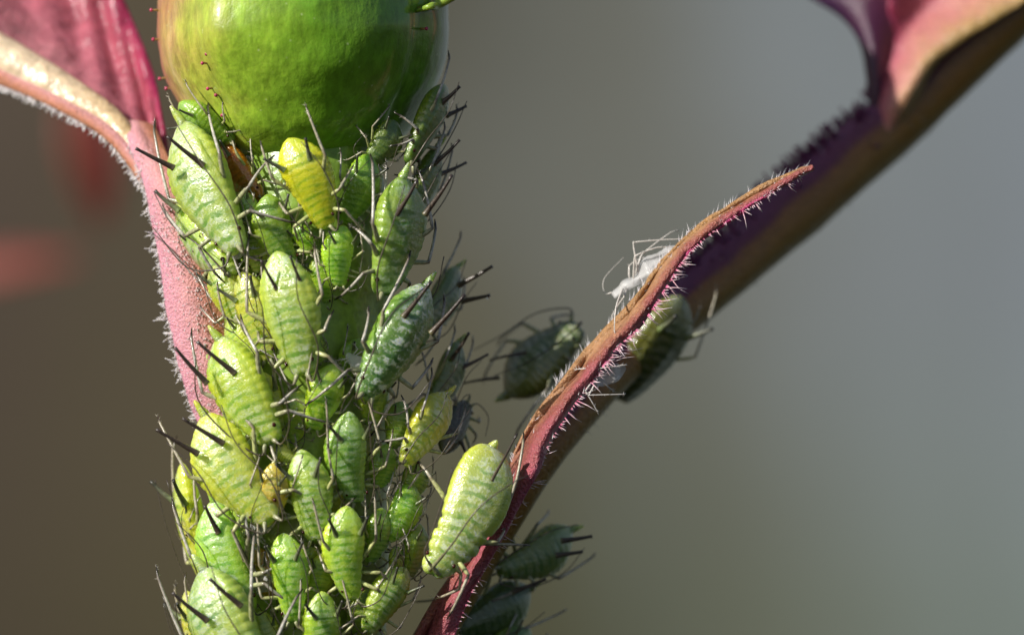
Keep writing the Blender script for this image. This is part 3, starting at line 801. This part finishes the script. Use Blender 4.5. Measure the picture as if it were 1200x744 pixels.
def place_aphid(s, idx):
    rnd = random.Random(100 + idx)
    M, L, hw = aphid_frame(s)
    adult = s.get('adult', False)
    skin = s.get('skin', False)
    root = bpy.data.objects.new('shed_skin' if skin else 'aphid', None)
    root.empty_display_size = 0.1
    h = hw * 0.62
    base = M.copy()
    base.translation = M.translation - M.col[2].xyz * h
    root.matrix_world = base
    COL.objects.link(root)
    tag(root, s['label'], 'insect skin' if skin else 'aphid', s.get('group', 'shed aphid skins' if skin else 'aphids feeding on the rose shoot'))
    Z = Vector((0, 0, h))
    sz = max(.58, min(1.12, L / 1.2))
    def build(mb, name, m):
        o = mb.build(name, m, root)
        return o
    # body (head, thorax and abdomen in one skin)
    pk = s.get('prof', 'a' if adult else 'n')
    b = body_mesh(L, hw, pk, rnd)
    if skin:   # collapsed and crumpled
        b.v = [Vector((v.x, v.y * (.8 + .35 * mnoise.noise(Vector((v.x * 4 + idx, 2, 0)))), v.z * .8)) + Vector((0, mnoise.noise(v * 5) * .05, mnoise.noise(v * 6 + Vector((5, 0, 0))) * .07)) for v in b.v]
    b.v = [v + Z for v in b.v]
    o = build(b, 'body', M_SKIN if skin else M_APHID)
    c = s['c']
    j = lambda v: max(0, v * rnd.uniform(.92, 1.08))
    o.color = (j(c[0] * 1.0), j(c[1]), j(c[2] * .7), s.get('sheen', 0.35))
    inv = base.inverted()
    def W(p):       # photograph position with depth -> local
        return inv @ P(*p)
    # eyes
    for sd in (-1, 1):
        e = MB(); e.ball(Vector((-.5 * L + .115 * L, sd * hw * .46, hw * .10)) + Z, 0.026 * sz, 10, 8, sc=(1, .8, 1))
        if not skin: build(e, 'eye', M_EYE_D if s.get('darkeye') else M_EYE)
    # cauda
    cd = MB()
    ce = Vector((.5 * L, 0, -.10 * hw * .72)) + Z
    cl = (0.03 if pk == 'b' else 0.11 if adult else 0.05) * L
    cd.tube([ce + Vector((-.07 * L, 0, 0)), ce, ce + Vector((cl * .5, 0, .03 * L)), ce + Vector((cl, 0, .05 * L)), ce + Vector((cl * 1.06, 0, .055 * L))], [0.17 * hw, 0.16 * hw, .11 * hw, .05 * hw, 0.01], 10)
    if adult:
        co = build(cd, 'cauda', M_APHID); co.color = o.color
    # cornicles
    if not skin:
        cors = s.get('cor')
        k = -1
        for sd in (-1, 1):
            k += 1
            mb = MB()
            cm = M_COR if (adult or s.get('darkcor')) else M_COR_PALE
            if cors is not None:
                if k >= len(cors): continue
                a, bq = cors[k]
                yb = base.translation.y
                p0 = W((a[0], a[1], s.get('cory', M.translation.y - hw * .55)))
                p1 = W((bq[0], bq[1], s.get('cory', M.translation.y - hw * .55) - s.get('cord', .12)))
                cm = M_COR
                rr = 0.029 * s.get('corw', 1.0)
            else:
                ln = (0.34 if adult else 0.22) * L
                p0 = Vector((.24 * L, sd * hw * .58, hw * .50)) + Z
                p1 = p0 + Vector((.72, sd * rnd.uniform(.2, .55), rnd.uniform(.30, .55))).normalized() * ln
                rr = 0.028 * sz
            d = p1 - p0
            mid = p0.lerp(p1, .5) + Vector((0, 0, .03 * d.length))
            pts = vcrom([p0 - d * .15, p0, mid, p1], 4)
            n_ = len(pts)
            rad = [rr * np.interp(i / (n_ - 1), [0, .25, .6, .92, .96, 1], [1.4, 1.25, .85, .62, .85, .75]) for i in range(n_)]
            mb.tube(pts, rad, 10)
            build(mb, 'cornicle', cm)
    # legs
    hips = [(-.30, .26, -.2), (-.215, .34, -.2), (-.12, .40, -.2)]
    lm = M_SKINLEG if skin else (M_LEG_PALE if s.get('paleleg') or (not adult and rnd.random() < .7) else M_LEG)
    over = s.get('legs', {})
    for li in range(3):
        for sd in (-1, 1):
            key = 'fmh'[li] + ('l' if sd < 0 else 'r')
            hip = Vector((hips[li][0] * L, sd * hips[li][1] * hw, hips[li][2] * hw)) + Z
            q = lambda a, b_: rnd.uniform(a, b_)
            if key in over:
                pl = over[key]
                if pl is None: continue
                pts = [hip] + [W(p) for p in pl]
                knee, foot = pts[1], pts[-1]
                mids = pts[2:-1]
            else:
                out = hw * q(.95, 1.25)
                if li == 0:
                    knee = Vector((hip.x - q(.02, .14) * L, sd * out * .95, hw * q(-.1, .35))) + Z
                    foot = knee + Vector((-q(.12, .34) * L, sd * hw * q(.05, .5), -hw * q(.3, .9)))
                elif li == 1:
                    knee = Vector((hip.x + q(-.06, .12) * L, sd * out * 1.15, hw * q(.0, .4))) + Z
                    foot = knee + Vector((q(-.12, .32) * L, sd * hw * q(.1, .7), -hw * q(.2, .9)))
                else:
                    knee = Vector((hip.x + q(.16, .32) * L, sd * out * 1.12, hw * q(.15, .65))) + Z
                    foot = knee + Vector((q(.28, .55) * L, sd * hw * q(-.35, .3), hw * q(-.9, .15)))
                mids = []
            mb = MB()
            kv = knee - hip
            pts = [hip, hip + kv * .35 + Vector((0, 0, .015 * L)), hip + kv * .85 + Vector((0, 0, .012 * L)), knee]
            ts = [0, .1, .25, .36]
            rad = [.022, .028, .024, .018]
            chain = [knee] + mids + [foot]
            tot = sum((chain[i + 1] - chain[i]).length for i in range(len(chain) - 1))
            acc = 0
            for i in range(len(chain) - 1):
                a, bq = chain[i], chain[i + 1]
                sl = (bq - a).length
                for f in (.12, .4, .7, 1.0):
                    g = (acc + sl * f) / tot
                    p = a.lerp(bq, f) + Vector((0, 0, 1)) * (.012 * L * math.sin(math.pi * f))
                    pts.append(p); ts.append(.36 + .5 * g); rad.append(np.interp(g, [0, .15, .6, 1], [.021, .017, .015, .014]))
                acc += sl
            fd = (pts[-1] - pts[-2]).normalized()
            tarsus = pts[-1] + (fd + Vector((0, 0, -.35))).normalized() * .10 * L
            pts += [pts[-1].lerp(tarsus, .5), tarsus]; ts += [.95, 1.0]; rad += [.012, .007]
            lf = s.get('legw', 1.0)
            rad = [r * sz * lf for r in rad]
            mb.tube(pts, rad, 8, ts=ts)
            # fine bristles
            for _ in range(18):
                i = rnd.randrange(3, len(pts) - 1)
                p = pts[i].lerp(pts[i + 1], rnd.random()) if i + 1 < len(pts) else pts[i]
                dd = (pts[min(i + 1, len(pts) - 1)] - pts[i]).normalized()
                d = (Vector((rnd.uniform(-1, 1), rnd.uniform(-1, 1), rnd.uniform(-1, 1))) + dd * .6).normalized()
                mb.spike(p, p + d * rnd.uniform(.03, .06), .0045, .5)
            build(mb, 'leg', lm)
    # antennae
    overA = s.get('ant', {})
    for sd in (-1, 1):
        key = 'l' if sd < 0 else 'r'
        b0 = Vector((-.485 * L, sd * hw * .17, hw * .10)) + Z
        if key in overA:
            if overA[key] is None: continue
            pl = [b0] + [W(p) for p in overA[key]]
        else:
            ba = rnd.random() < .75
            if ba:
                pl = [b0, Vector((-.55 * L, sd * hw * .42, hw * .30)) + Z, Vector((-.28 * L, sd * hw * rnd.uniform(.75, 1.0), hw * .75)) + Z,
                      Vector((.10 * L, sd * hw * rnd.uniform(.5, 1.1), hw * 1.02)) + Z, Vector((.42 * L, sd * hw * rnd.uniform(.3, 1.3), hw * rnd.uniform(.9, 1.15))) + Z]
            else:
                pl = [b0, Vector((-.56 * L, sd * hw * .5, hw * .25)) + Z, Vector((-.45 * L, sd * hw * rnd.uniform(1.2, 1.6), hw * .6)) + Z,
                      Vector((-.1 * L, sd * hw * rnd.uniform(1.4, 2.1), hw * rnd.uniform(.5, .9))) + Z]
        pts = vcrom(pl, 5)
        n_ = len(pts)
        rad = [np.interp(i / (n_ - 1), [0, .08, .14, .2, 1], [.022, .024, .017, .010, .005]) * sz * s.get('legw', 1.0) * (1 + .12 * (i % 2)) for i in range(n_)]
        mb = MB(); mb.tube(pts, rad, 6)
        build(mb, 'antenna', M_SKINLEG if skin else M_ANT)
    return root

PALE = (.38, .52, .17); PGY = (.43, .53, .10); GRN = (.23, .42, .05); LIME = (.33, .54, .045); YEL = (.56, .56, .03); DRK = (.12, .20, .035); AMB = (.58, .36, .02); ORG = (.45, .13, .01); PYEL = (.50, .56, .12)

APHIDS = [
 # --- top left below the hip
 dict(T=(212, 140), H=(276, 296), w=84, c=PALE, sheen=.6, adult=True, lift=.22, tilt=4, cor=[((198, 194), (159, 174)), ((233, 190), (196, 160))], label='large pale whitish green aphid at the top left, just below the hip'),
 dict(T=(208, 222), H=(266, 330), w=62, c=PALE, sheen=.55, lift=-.02, label='pale aphid half hidden below the large whitish aphid at the top left'),
 dict(T=(260, 168), H=(302, 236), w=44, c=(.46, .17, .01), sheen=.1, lift=-.14, label='orange brown aphid squeezed in shade under the left of the hip'),
 dict(T=(212, 118), H=(268, 172), w=52, c=GRN, sheen=.2, lift=-.1, y=-.75, label='dull green aphid pressed against the lower left of the hip'),
 dict(T=(338, 162), H=(382, 268), w=66, c=YEL, sheen=.12, lift=.2, label='bright yellow aphid just below the middle of the hip', tilt=4),
 dict(T=(402, 264), H=(399, 336), w=42, c=LIME, sheen=.3, lift=.12, label='small oval lime green nymph below right of the bright yellow aphid'),
 dict(T=(312, 228), H=(342, 312), w=52, c=GRN, sheen=.25, label='green aphid between the bright yellow one and the whitish one'),
 dict(T=(254, 304), H=(284, 384), w=46, c=PGY, sheen=.4, label='small pale aphid beside the pink stipule, halfway down its edge'),
 dict(T=(286, 318), H=(312, 424), w=50, c=PYEL, sheen=.25, lift=-.06, label='thin yellowish aphid left of the large banded pale green aphid'),
 # --- shaded right side below the hip
 dict(T=(430, 180), H=(406, 262), w=48, c=(.20, .34, .03), sheen=.15, label='dark green aphid in the hip shadow with silvery antennae'),
 dict(T=(470, 206), H=(454, 346), w=74, c=(.22, .36, .10), sheen=.5, adult=True, lift=.18, tilt=5, cor=[((466, 250), (489, 211)), ((502, 246), (530, 205))], label='large shaded green aphid with pointed tail at the right of the stem'),
 dict(T=(498, 332), H=(430, 466), w=72, c=(.15, .28, .10), sheen=.85, adult=True, lift=.25, tilt=4, cor=[((477, 366), (505, 330)), ((510, 385), (545, 345))], label='dark green aphid with white waxy patches on its back'),
 dict(T=(516, 96), H=(488, 196), w=46, c=DRK, sheen=.1, label='dark aphid at the right edge of the stem right below the hip', darkcor=True),
 dict(T=(462, 140), H=(432, 196), w=42, c=DRK, sheen=.1, lift=-.1, label='dim olive aphid in deep shade under the right of the hip'),
 dict(T=(508, 168), H=(486, 262), w=44, c=DRK, sheen=.15, lift=-.05, label='dark aphid on the right edge behind the large shaded green one', darkcor=True, adult=True),
 dict(T=(532, 310), H=(498, 392), w=46, c=(.16, .22, .14), sheen=.4, y=.35, n=(.85, -.4, .1), adult=True, cor=[((542, 332), (577, 312)), ((545, 352), (574, 346))], label='grey green aphid at the right edge with two dark spines sticking out'),
 dict(T=(534, 398), H=(506, 486), w=44, c=(.15, .21, .13), sheen=.4, y=.1, n=(.8, -.5, 0), adult=True, label='blurred grey aphid behind the waxy patched one on the right edge'),
 dict(T=(518, 528), H=(552, 474), w=40, c=(.07, .08, .05), sheen=.1, y=.05, n=(.6, -.7, .2), label='nearly black aphid behind the yellow and white one', darkcor=True),
 # --- middle
 dict(T=(325, 294), H=(354, 440), w=76, c=(.37, .53, .14), sheen=.55, lift=.22, tilt=4, label='large banded pale green aphid in the middle left of the colony', cor=[((352, 330), (340, 300)), ((322, 335), (306, 305))], corw=.7),
 dict(T=(391, 426), H=(368, 504), w=48, c=LIME, sheen=.3, lift=.15, label='small smooth lime green nymph at the centre of the colony'),
 dict(T=(256, 394), H=(316, 520), w=78, c=PGY, sheen=.5, adult=True, lift=.18, tilt=5, cor=[((238, 444), (205, 407)), ((270, 433), (231, 400))], label='pale green aphid with two dark spines at the left, beside the pink stipule tip'),
 dict(T=(306, 436), H=(334, 518), w=46, c=PYEL, sheen=.2, lift=-.02, label='yellowish aphid between the small centre nymph and the left spined aphid'),
 dict(T=(238, 484), H=(318, 610), w=82, c=(.50, .57, .12), sheen=.5, adult=True, lift=.22, tilt=5, paleleg=True, cor=[((226, 528), (183, 503)), ((256, 516), (214, 490))], label='yellowish aphid with two dark spines, lower of the two left spined ones'),
 dict(T=(322, 542), H=(306, 618), w=40, c=(.55, .50, .08), sheen=.25, lift=.3, label='translucent amber nymph beside the lower left spined aphid', paleleg=True),
 dict(T=(408, 482), H=(420, 590), w=56, c=(.24, .40, .10), sheen=.5, lift=.14, label='banded grey green aphid right below the centre nymph'),
 dict(T=(354, 526), H=(368, 634), w=58, c=(.32, .50, .10), sheen=.55, lift=.16, label='white and green striped aphid right of the amber nymph'),
 dict(T=(524, 460), H=(478, 544), w=54, c=(.52, .56, .07), sheen=.7, adult=True, lift=.25, tilt=4, label='yellow and white aphid with a pointed tail right of centre', cor=[]),
 dict(T=(482, 566), H=(454, 634), w=44, c=LIME, sheen=.45, lift=.12, label='small green nymph left of the largest aphid'),
 # --- the big one with its head turned down to the stipule
 dict(T=(578, 522), H=(508, 672), w=82, prof='b', c=(.46, .54, .19), sheen=.65, adult=True, y=-1.25, n=(.25, -.95, .12), tilt=2, paleleg=True, cor=[((580, 556), (606, 508))], corw=.6,
      legs={'hr': [(592, 600, -1.1), (606, 560, -1.2), (613, 520, -1.1)], 'fr': [(540, 672, -1.3), (538, 690, -1.2), (520, 698, -1.1)], 'mr': [(565, 637, -1.1), (608, 638, -1.0)], 'hl': [(505, 560, -1.2), (494, 545, -1.1)]},
      ant={'l': [(498, 650, -1.6), (506, 625, -1.75), (524, 570, -1.8), (530, 548, -1.8)], 'r': [(528, 640, -1.75), (560, 596, -1.85), (600, 566, -1.8), (622, 556, -1.7)]}, label='largest aphid, pale yellow green, head down on the red stipule'),
 # --- bottom rows
 dict(T=(406, 592), H=(414, 704), w=56, c=(.38, .56, .09), sheen=.4, lift=.2, label='bright green aphid in the bottom middle, left of the small green nymph'),
 dict(T=(474, 664), H=(434, 742), w=48, c=(.34, .52, .10), sheen=.5, lift=.15, label='green aphid at the bottom, head down beside the stipule base'),
 dict(T=(332, 624), H=(342, 730), w=50, c=(.36, .56, .08), sheen=.4, lift=.14, label='lime green aphid with a dark spine at its top, bottom centre left'),
 dict(T=(252, 584), H=(288, 716), w=66, c=(.34, .54, .10), sheen=.5, adult=True, lift=.16, label='green aphid at the lower left below the yellowish spined aphid', cor=[((254, 620), (240, 592)), ((286, 652), (272, 620))]),
 dict(T=(238, 664), H=(304, 806), w=94, c=(.36, .48, .22), sheen=.55, adult=True, lift=.3, tilt=4, cor=[((238, 723), (202, 694)), ((278, 706), (246, 678))], label='large grey green aphid cut by the bottom edge at the left'),
 dict(T=(222, 540), H=(240, 706), w=52, c=PYEL, sheen=.4, lift=-.05, label='pale yellow aphid along the lower left edge of the stem', paleleg=True),
 dict(T=(224, 690), H=(238, 800), w=44, c=PYEL, sheen=.4, lift=-.05, label='pale aphid at the bottom left corner of the colony, mostly covered', paleleg=True),
 dict(T=(376, 692), H=(388, 792), w=50, c=LIME, sheen=.4, lift=.12, label='lime green aphid cut by the bottom edge in the middle'),
 dict(T=(378, 648), H=(366, 706), w=38, c=(.45, .55, .05), sheen=.15, lift=-.05, label='small yellow green nymph between the two bottom lime green aphids'),
 dict(T=(302, 640), H=(318, 716), w=36, c=AMB, sheen=.1, lift=-.14, label='brown amber nymph sunk between the bottom left aphids'),
 dict(T=(440, 440), H=(440, 500), w=40, c=(.28, .43, .06), sheen=.15, lift=.1, label='small green nymph under the head of the waxy patched aphid'),
 dict(T=(452, 520), H=(446, 572), w=40, c=(.28, .43, .06), sheen=.2, lift=.1, label='small green nymph between the banded grey green and yellow white aphids'),
 dict(T=(226, 262), H=(246, 330), w=40, c=PALE, sheen=.4, lift=-.05, label='small pale aphid right at the pink stipule, below the half hidden pale one'),
 dict(T=(352, 458), H=(338, 528), w=40, c=PGY, sheen=.3, lift=-.06, label='pale nymph sunk left of the small centre nymph'),
 dict(T=(446, 594), H=(438, 660), w=42, c=(.30, .45, .07), sheen=.3, lift=.08, label='dull green nymph between the bottom bright green aphid and the small green one'),
 dict(T=(392, 556), H=(384, 616), w=36, c=(.42, .50, .08), sheen=.25, lift=-.08, label='yellow green nymph wedged between the striped and banded aphids'),
 dict(T=(488, 540), H=(476, 592), w=40, c=(.28, .43, .06), sheen=.2, lift=.1, label='small green nymph directly left of the largest aphid, above the green one'),
 dict(T=(296, 252), H=(300, 320), w=42, c=PGY, sheen=.4, lift=-.02, label='small pale nymph left of the green aphid under the yellow one'),
 dict(T=(488, 612), H=(484, 676), w=40, c=(.28, .42, .06), sheen=.3, lift=.1, label='shaded nymph tucked left of the head of the largest aphid'),
 dict(T=(300, 560), H=(290, 626), w=36, c=PYEL, sheen=.2, lift=-.04, label='pale yellow nymph covered by the legs left of the amber nymph'),
 dict(T=(222, 196), H=(240, 262), w=40, c=PALE, sheen=.5, lift=-.08, label='narrow whitish aphid at the very left edge below the hip'),
 dict(T=(372, 300), H=(380, 360), w=34, c=LIME, sheen=.2, lift=-.12, label='tiny lime nymph sunk right of the large banded pale green aphid'),
 dict(T=(268, 372), H=(300, 428), w=38, c=PYEL, sheen=.2, lift=-.04, label='yellowish nymph above the upper left spined aphid'),
 dict(T=(420, 396), H=(408, 446), w=34, c=(.25, .42, .05), sheen=.2, lift=-.1, label='tiny green nymph between the centre nymph and the waxy patched aphid'),
 dict(T=(352, 636), H=(382, 664), w=32, c=PGY, sheen=.2, lift=-.1, label='tiny pale nymph lying crosswise below the striped aphid'),
 dict(T=(432, 690), H=(420, 752), w=38, c=(.3, .45, .06), sheen=.2, lift=-.06, label='small green nymph at the bottom edge left of the head-down green aphid'),
 dict(T=(304, 716), H=(330, 780), w=44, c=PGY, sheen=.3, lift=.0, label='pale nymph at the bottom edge right of the large grey green aphid'),
 dict(T=(470, 470), H=(462, 526), w=40, c=(.28, .43, .05), sheen=.3, lift=.08, label='small green nymph left of the yellow and white aphid'),
 dict(T=(282, 224), H=(296, 262), w=28, c=PALE, sheen=.5, lift=.1, label='tiny pale nymph right of the large whitish aphid, below the orange brown one'),
 dict(T=(346, 262), H=(362, 300), w=26, c=LIME, sheen=.3, lift=.05, label='tiny lime nymph below the bright yellow aphid, left of the oval one'),
 dict(T=(226, 588), H=(214, 630), w=26, c=PYEL, sheen=.4, lift=.1, label='tiny pale nymph on the outer left edge near the bottom', paleleg=True),
 dict(T=(462, 640), H=(470, 676), w=26, c=(.3, .45, .07), sheen=.3, lift=.12, label='tiny green nymph above the head-down green aphid at the bottom'),
 dict(T=(320, 520), H=(346, 540), w=24, c=PYEL, sheen=.3, lift=.15, label='tiny yellowish nymph lying slanted above the amber nymph', paleleg=True),
 dict(T=(362, 396), H=(378, 424), w=24, c=PGY, sheen=.4, lift=.08, label='tiny pale nymph right above the small centre nymph', paleleg=True),
 # --- on the leaf stalk
 dict(T=(592, 462), H=(676, 380), w=84, c=(.15, .19, .09), sheen=.45, adult=True, y=1.15, n=(-.55, -.65, .5), tilt=0, darkeye=True, cor=[((580, 443), (543, 449)), ((612, 414), (574, 422))], cory=.8, cord=.0, corw=.7, label='dark green aphid with black spines behind the stipule, left of the leaf stalk'),
 dict(T=(800, 348), H=(726, 470), w=86, c=(.13, .15, .05), sheen=.35, y=1.3, n=(.5, -.7, -.5), tilt=0, legw=.75, paleleg=False, legs={'fl': None, 'ml': None, 'fr': None, 'mr': None, 'hr': [(806, 384, 1.3), (818, 368, 1.3)]}, ant={'l': None, 'r': None}, label='olive aphid under the leaf stalk, between the pale fringe and the stalk'),
 dict(T=(672, 622), H=(584, 668), w=62, c=(.20, .28, .10), sheen=.35, adult=True, y=.5, n=(.5, -.75, -.1), tilt=0, cor=[((662, 633), (694, 628)), ((655, 650), (683, 646))], cory=.2, cord=.0, label='shaded grey green aphid at the lower right with two dark spines'),
 dict(T=(622, 690), H=(536, 738), w=66, c=(.09, .14, .05), sheen=.25, adult=True, y=.55, n=(.45, -.85, 0), tilt=0, label='very dark aphid at the bottom right below the shaded grey green one', cor=[((605, 692), (640, 678))], cory=.3, cord=0.0),
 dict(T=(622, 738), H=(570, 790), w=46, c=(.14, .24, .05), sheen=.2, y=.45, n=(.4, -.85, .1), tilt=0, label='aphid peeking over the bottom edge right of the stipule base'),
 # --- shed skins
 dict(T=(792, 288), H=(718, 346), w=30, c=(1, 1, 1), y=-.25, n=(-.4, -.75, .5), tilt=0, skin=True, legw=.55, label='white shed aphid skin on top of the stipule', legs={'hl': [(742, 284, -.3), (800, 280, -.3)], 'fr': [(722, 360, -.75), (720, 384, -.8)], 'ml': [(744, 300, -.35), (770, 290, -.35), (800, 290, -.3)]}, ant={'l': None}),
 dict(T=(734, 430), H=(690, 446), w=26, c=(1, 1, 1), y=-.65, n=(.3, -.9, .2), tilt=0, skin=True, legw=.7, label='white shed aphid skin caught in the fringe below the stipule', legs={'hr': [(690, 463, -.85), (728, 462, -.8)], 'mr': [(686, 458, -.85), (700, 482, -.8)], 'hl': [(700, 432, -.8), (730, 428, -.8)]}, ant={'l': None, 'r': None}),
 dict(T=(318, 690), H=(292, 668), w=26, c=(1, 1, 1), lift=.0, skin=True, legw=.6, label='crumpled glassy shed skin between the two lowest left aphids', ant={'l': None, 'r': None}),
 dict(T=(300, 470), H=(318, 500), w=26, c=(1, 1, 1), lift=.05, skin=True, legw=.6, label='glassy shed skin stuck right of the upper left spined aphid', ant={'l': None, 'r': None}),
 dict(T=(424, 436), H=(410, 412), w=22, c=(1, 1, 1), lift=.2, skin=True, legw=.5, label='flake of white shed skin above right of the small centre nymph', ant={'l': None, 'r': None}),
 dict(T=(270, 300), H=(290, 282), w=22, c=(1, 1, 1), lift=.25, skin=True, legw=.5, label='flake of white shed skin at the head of the large whitish aphid', ant={'l': None, 'r': None}),
 dict(T=(312, 606), H=(290, 634), w=24, c=(1, 1, 1), lift=.05, skin=True, legw=.7, label='tiny white shed skin between the amber nymph and the lower left aphids', ant={'l': None, 'r': None}),
]
for i, s in enumerate(APHIDS):
    place_aphid(s, i)

# ------------------------------------------------------------------ far red leaf, strongly out of focus
def far_leaf(c, L, w, rz, name, label, y):
    rows = []
    for i in range(25):
        u = i / 24
        ww = w * math.sin(math.pi * u ** .8) ** .8 + 0.01
        rows.append([Vector(((u - .5) * L, (j / 8 - .5) * 2 * ww, .25 * abs(j / 8 - .5) * ww + .2 * math.sin(u * 3))) for j in range(9)])
    R = Matrix.Translation(P(c[0], c[1], y)) @ Matrix.Rotation(math.radians(rz), 4, 'Y') @ Matrix.Rotation(math.radians(70), 4, 'X')
    mb = MB(); mb.grid(rows)
    root = empty(name, (0, 0, 0)); root.matrix_world = R
    o = mb.build('leaf_blade', M_REDLEAF, root)
    s = o.modifiers.new('t', 'SOLIDIFY'); s.thickness = .08
    m2 = MB(); m2.tube([Vector(((u / 10 - .62) * L, 0, -.06 + .2 * math.sin(max(0, u / 10 - .12) * 3))) for u in range(0, 11)], [.12 - .008 * u for u in range(11)], 8)
    m2.build('leaf_rib', M_REDLEAF, root)
    tag(root, label, 'leaf')
far_leaf((104, 185), 3.2, .62, 80, 'red_leaf', 'dark red leaf far out of focus behind the left leaf', 44)
far_leaf((-10, 318), 4.6, .40, -8, 'red_leaf', 'orange red blurred leaf at the left edge, lower of the two far leaves', 55)

# ------------------------------------------------------------------ honeydew drops glinting in the colony
M_DEW, _n, _l, _b = mat('clear_honeydew')
_b.inputs['Base Color'].default_value = (.95, .93, .85, 1); _b.inputs['Roughness'].default_value = .02
_b.inputs['Transmission Weight'].default_value = 1.0; _b.inputs['IOR'].default_value = 1.36
for px, py, y, r, where in [(244, 418, -1.32, .030, 'on the upper left spined aphid, outer of two'), (256, 424, -1.36, .026, 'on the upper left spined aphid, inner of two'), (236, 276, -1.05, .028, 'beside the pink stipule below the whitish aphid'),
        (332, 214, -1.5, .034, 'left of the bright yellow aphid'), (352, 498, -1.55, .03, 'left of the small centre nymph'), (300, 640, -1.4, .034, 'below the amber nymph'), (572, 348, .2, .026, 'at the tip of a dark spine on the right edge')]:
    mb = MB(); mb.ball(Vector((0, 0, 0)), r, 14, 10, sc=(1, .85, 1.1))
    o = mb.build('honeydew_drop', M_DEW)
    o.location = P(px, py, y)
    tag(o, 'tiny clear honeydew drop ' + where, 'drop', 'honeydew drops on the colony')
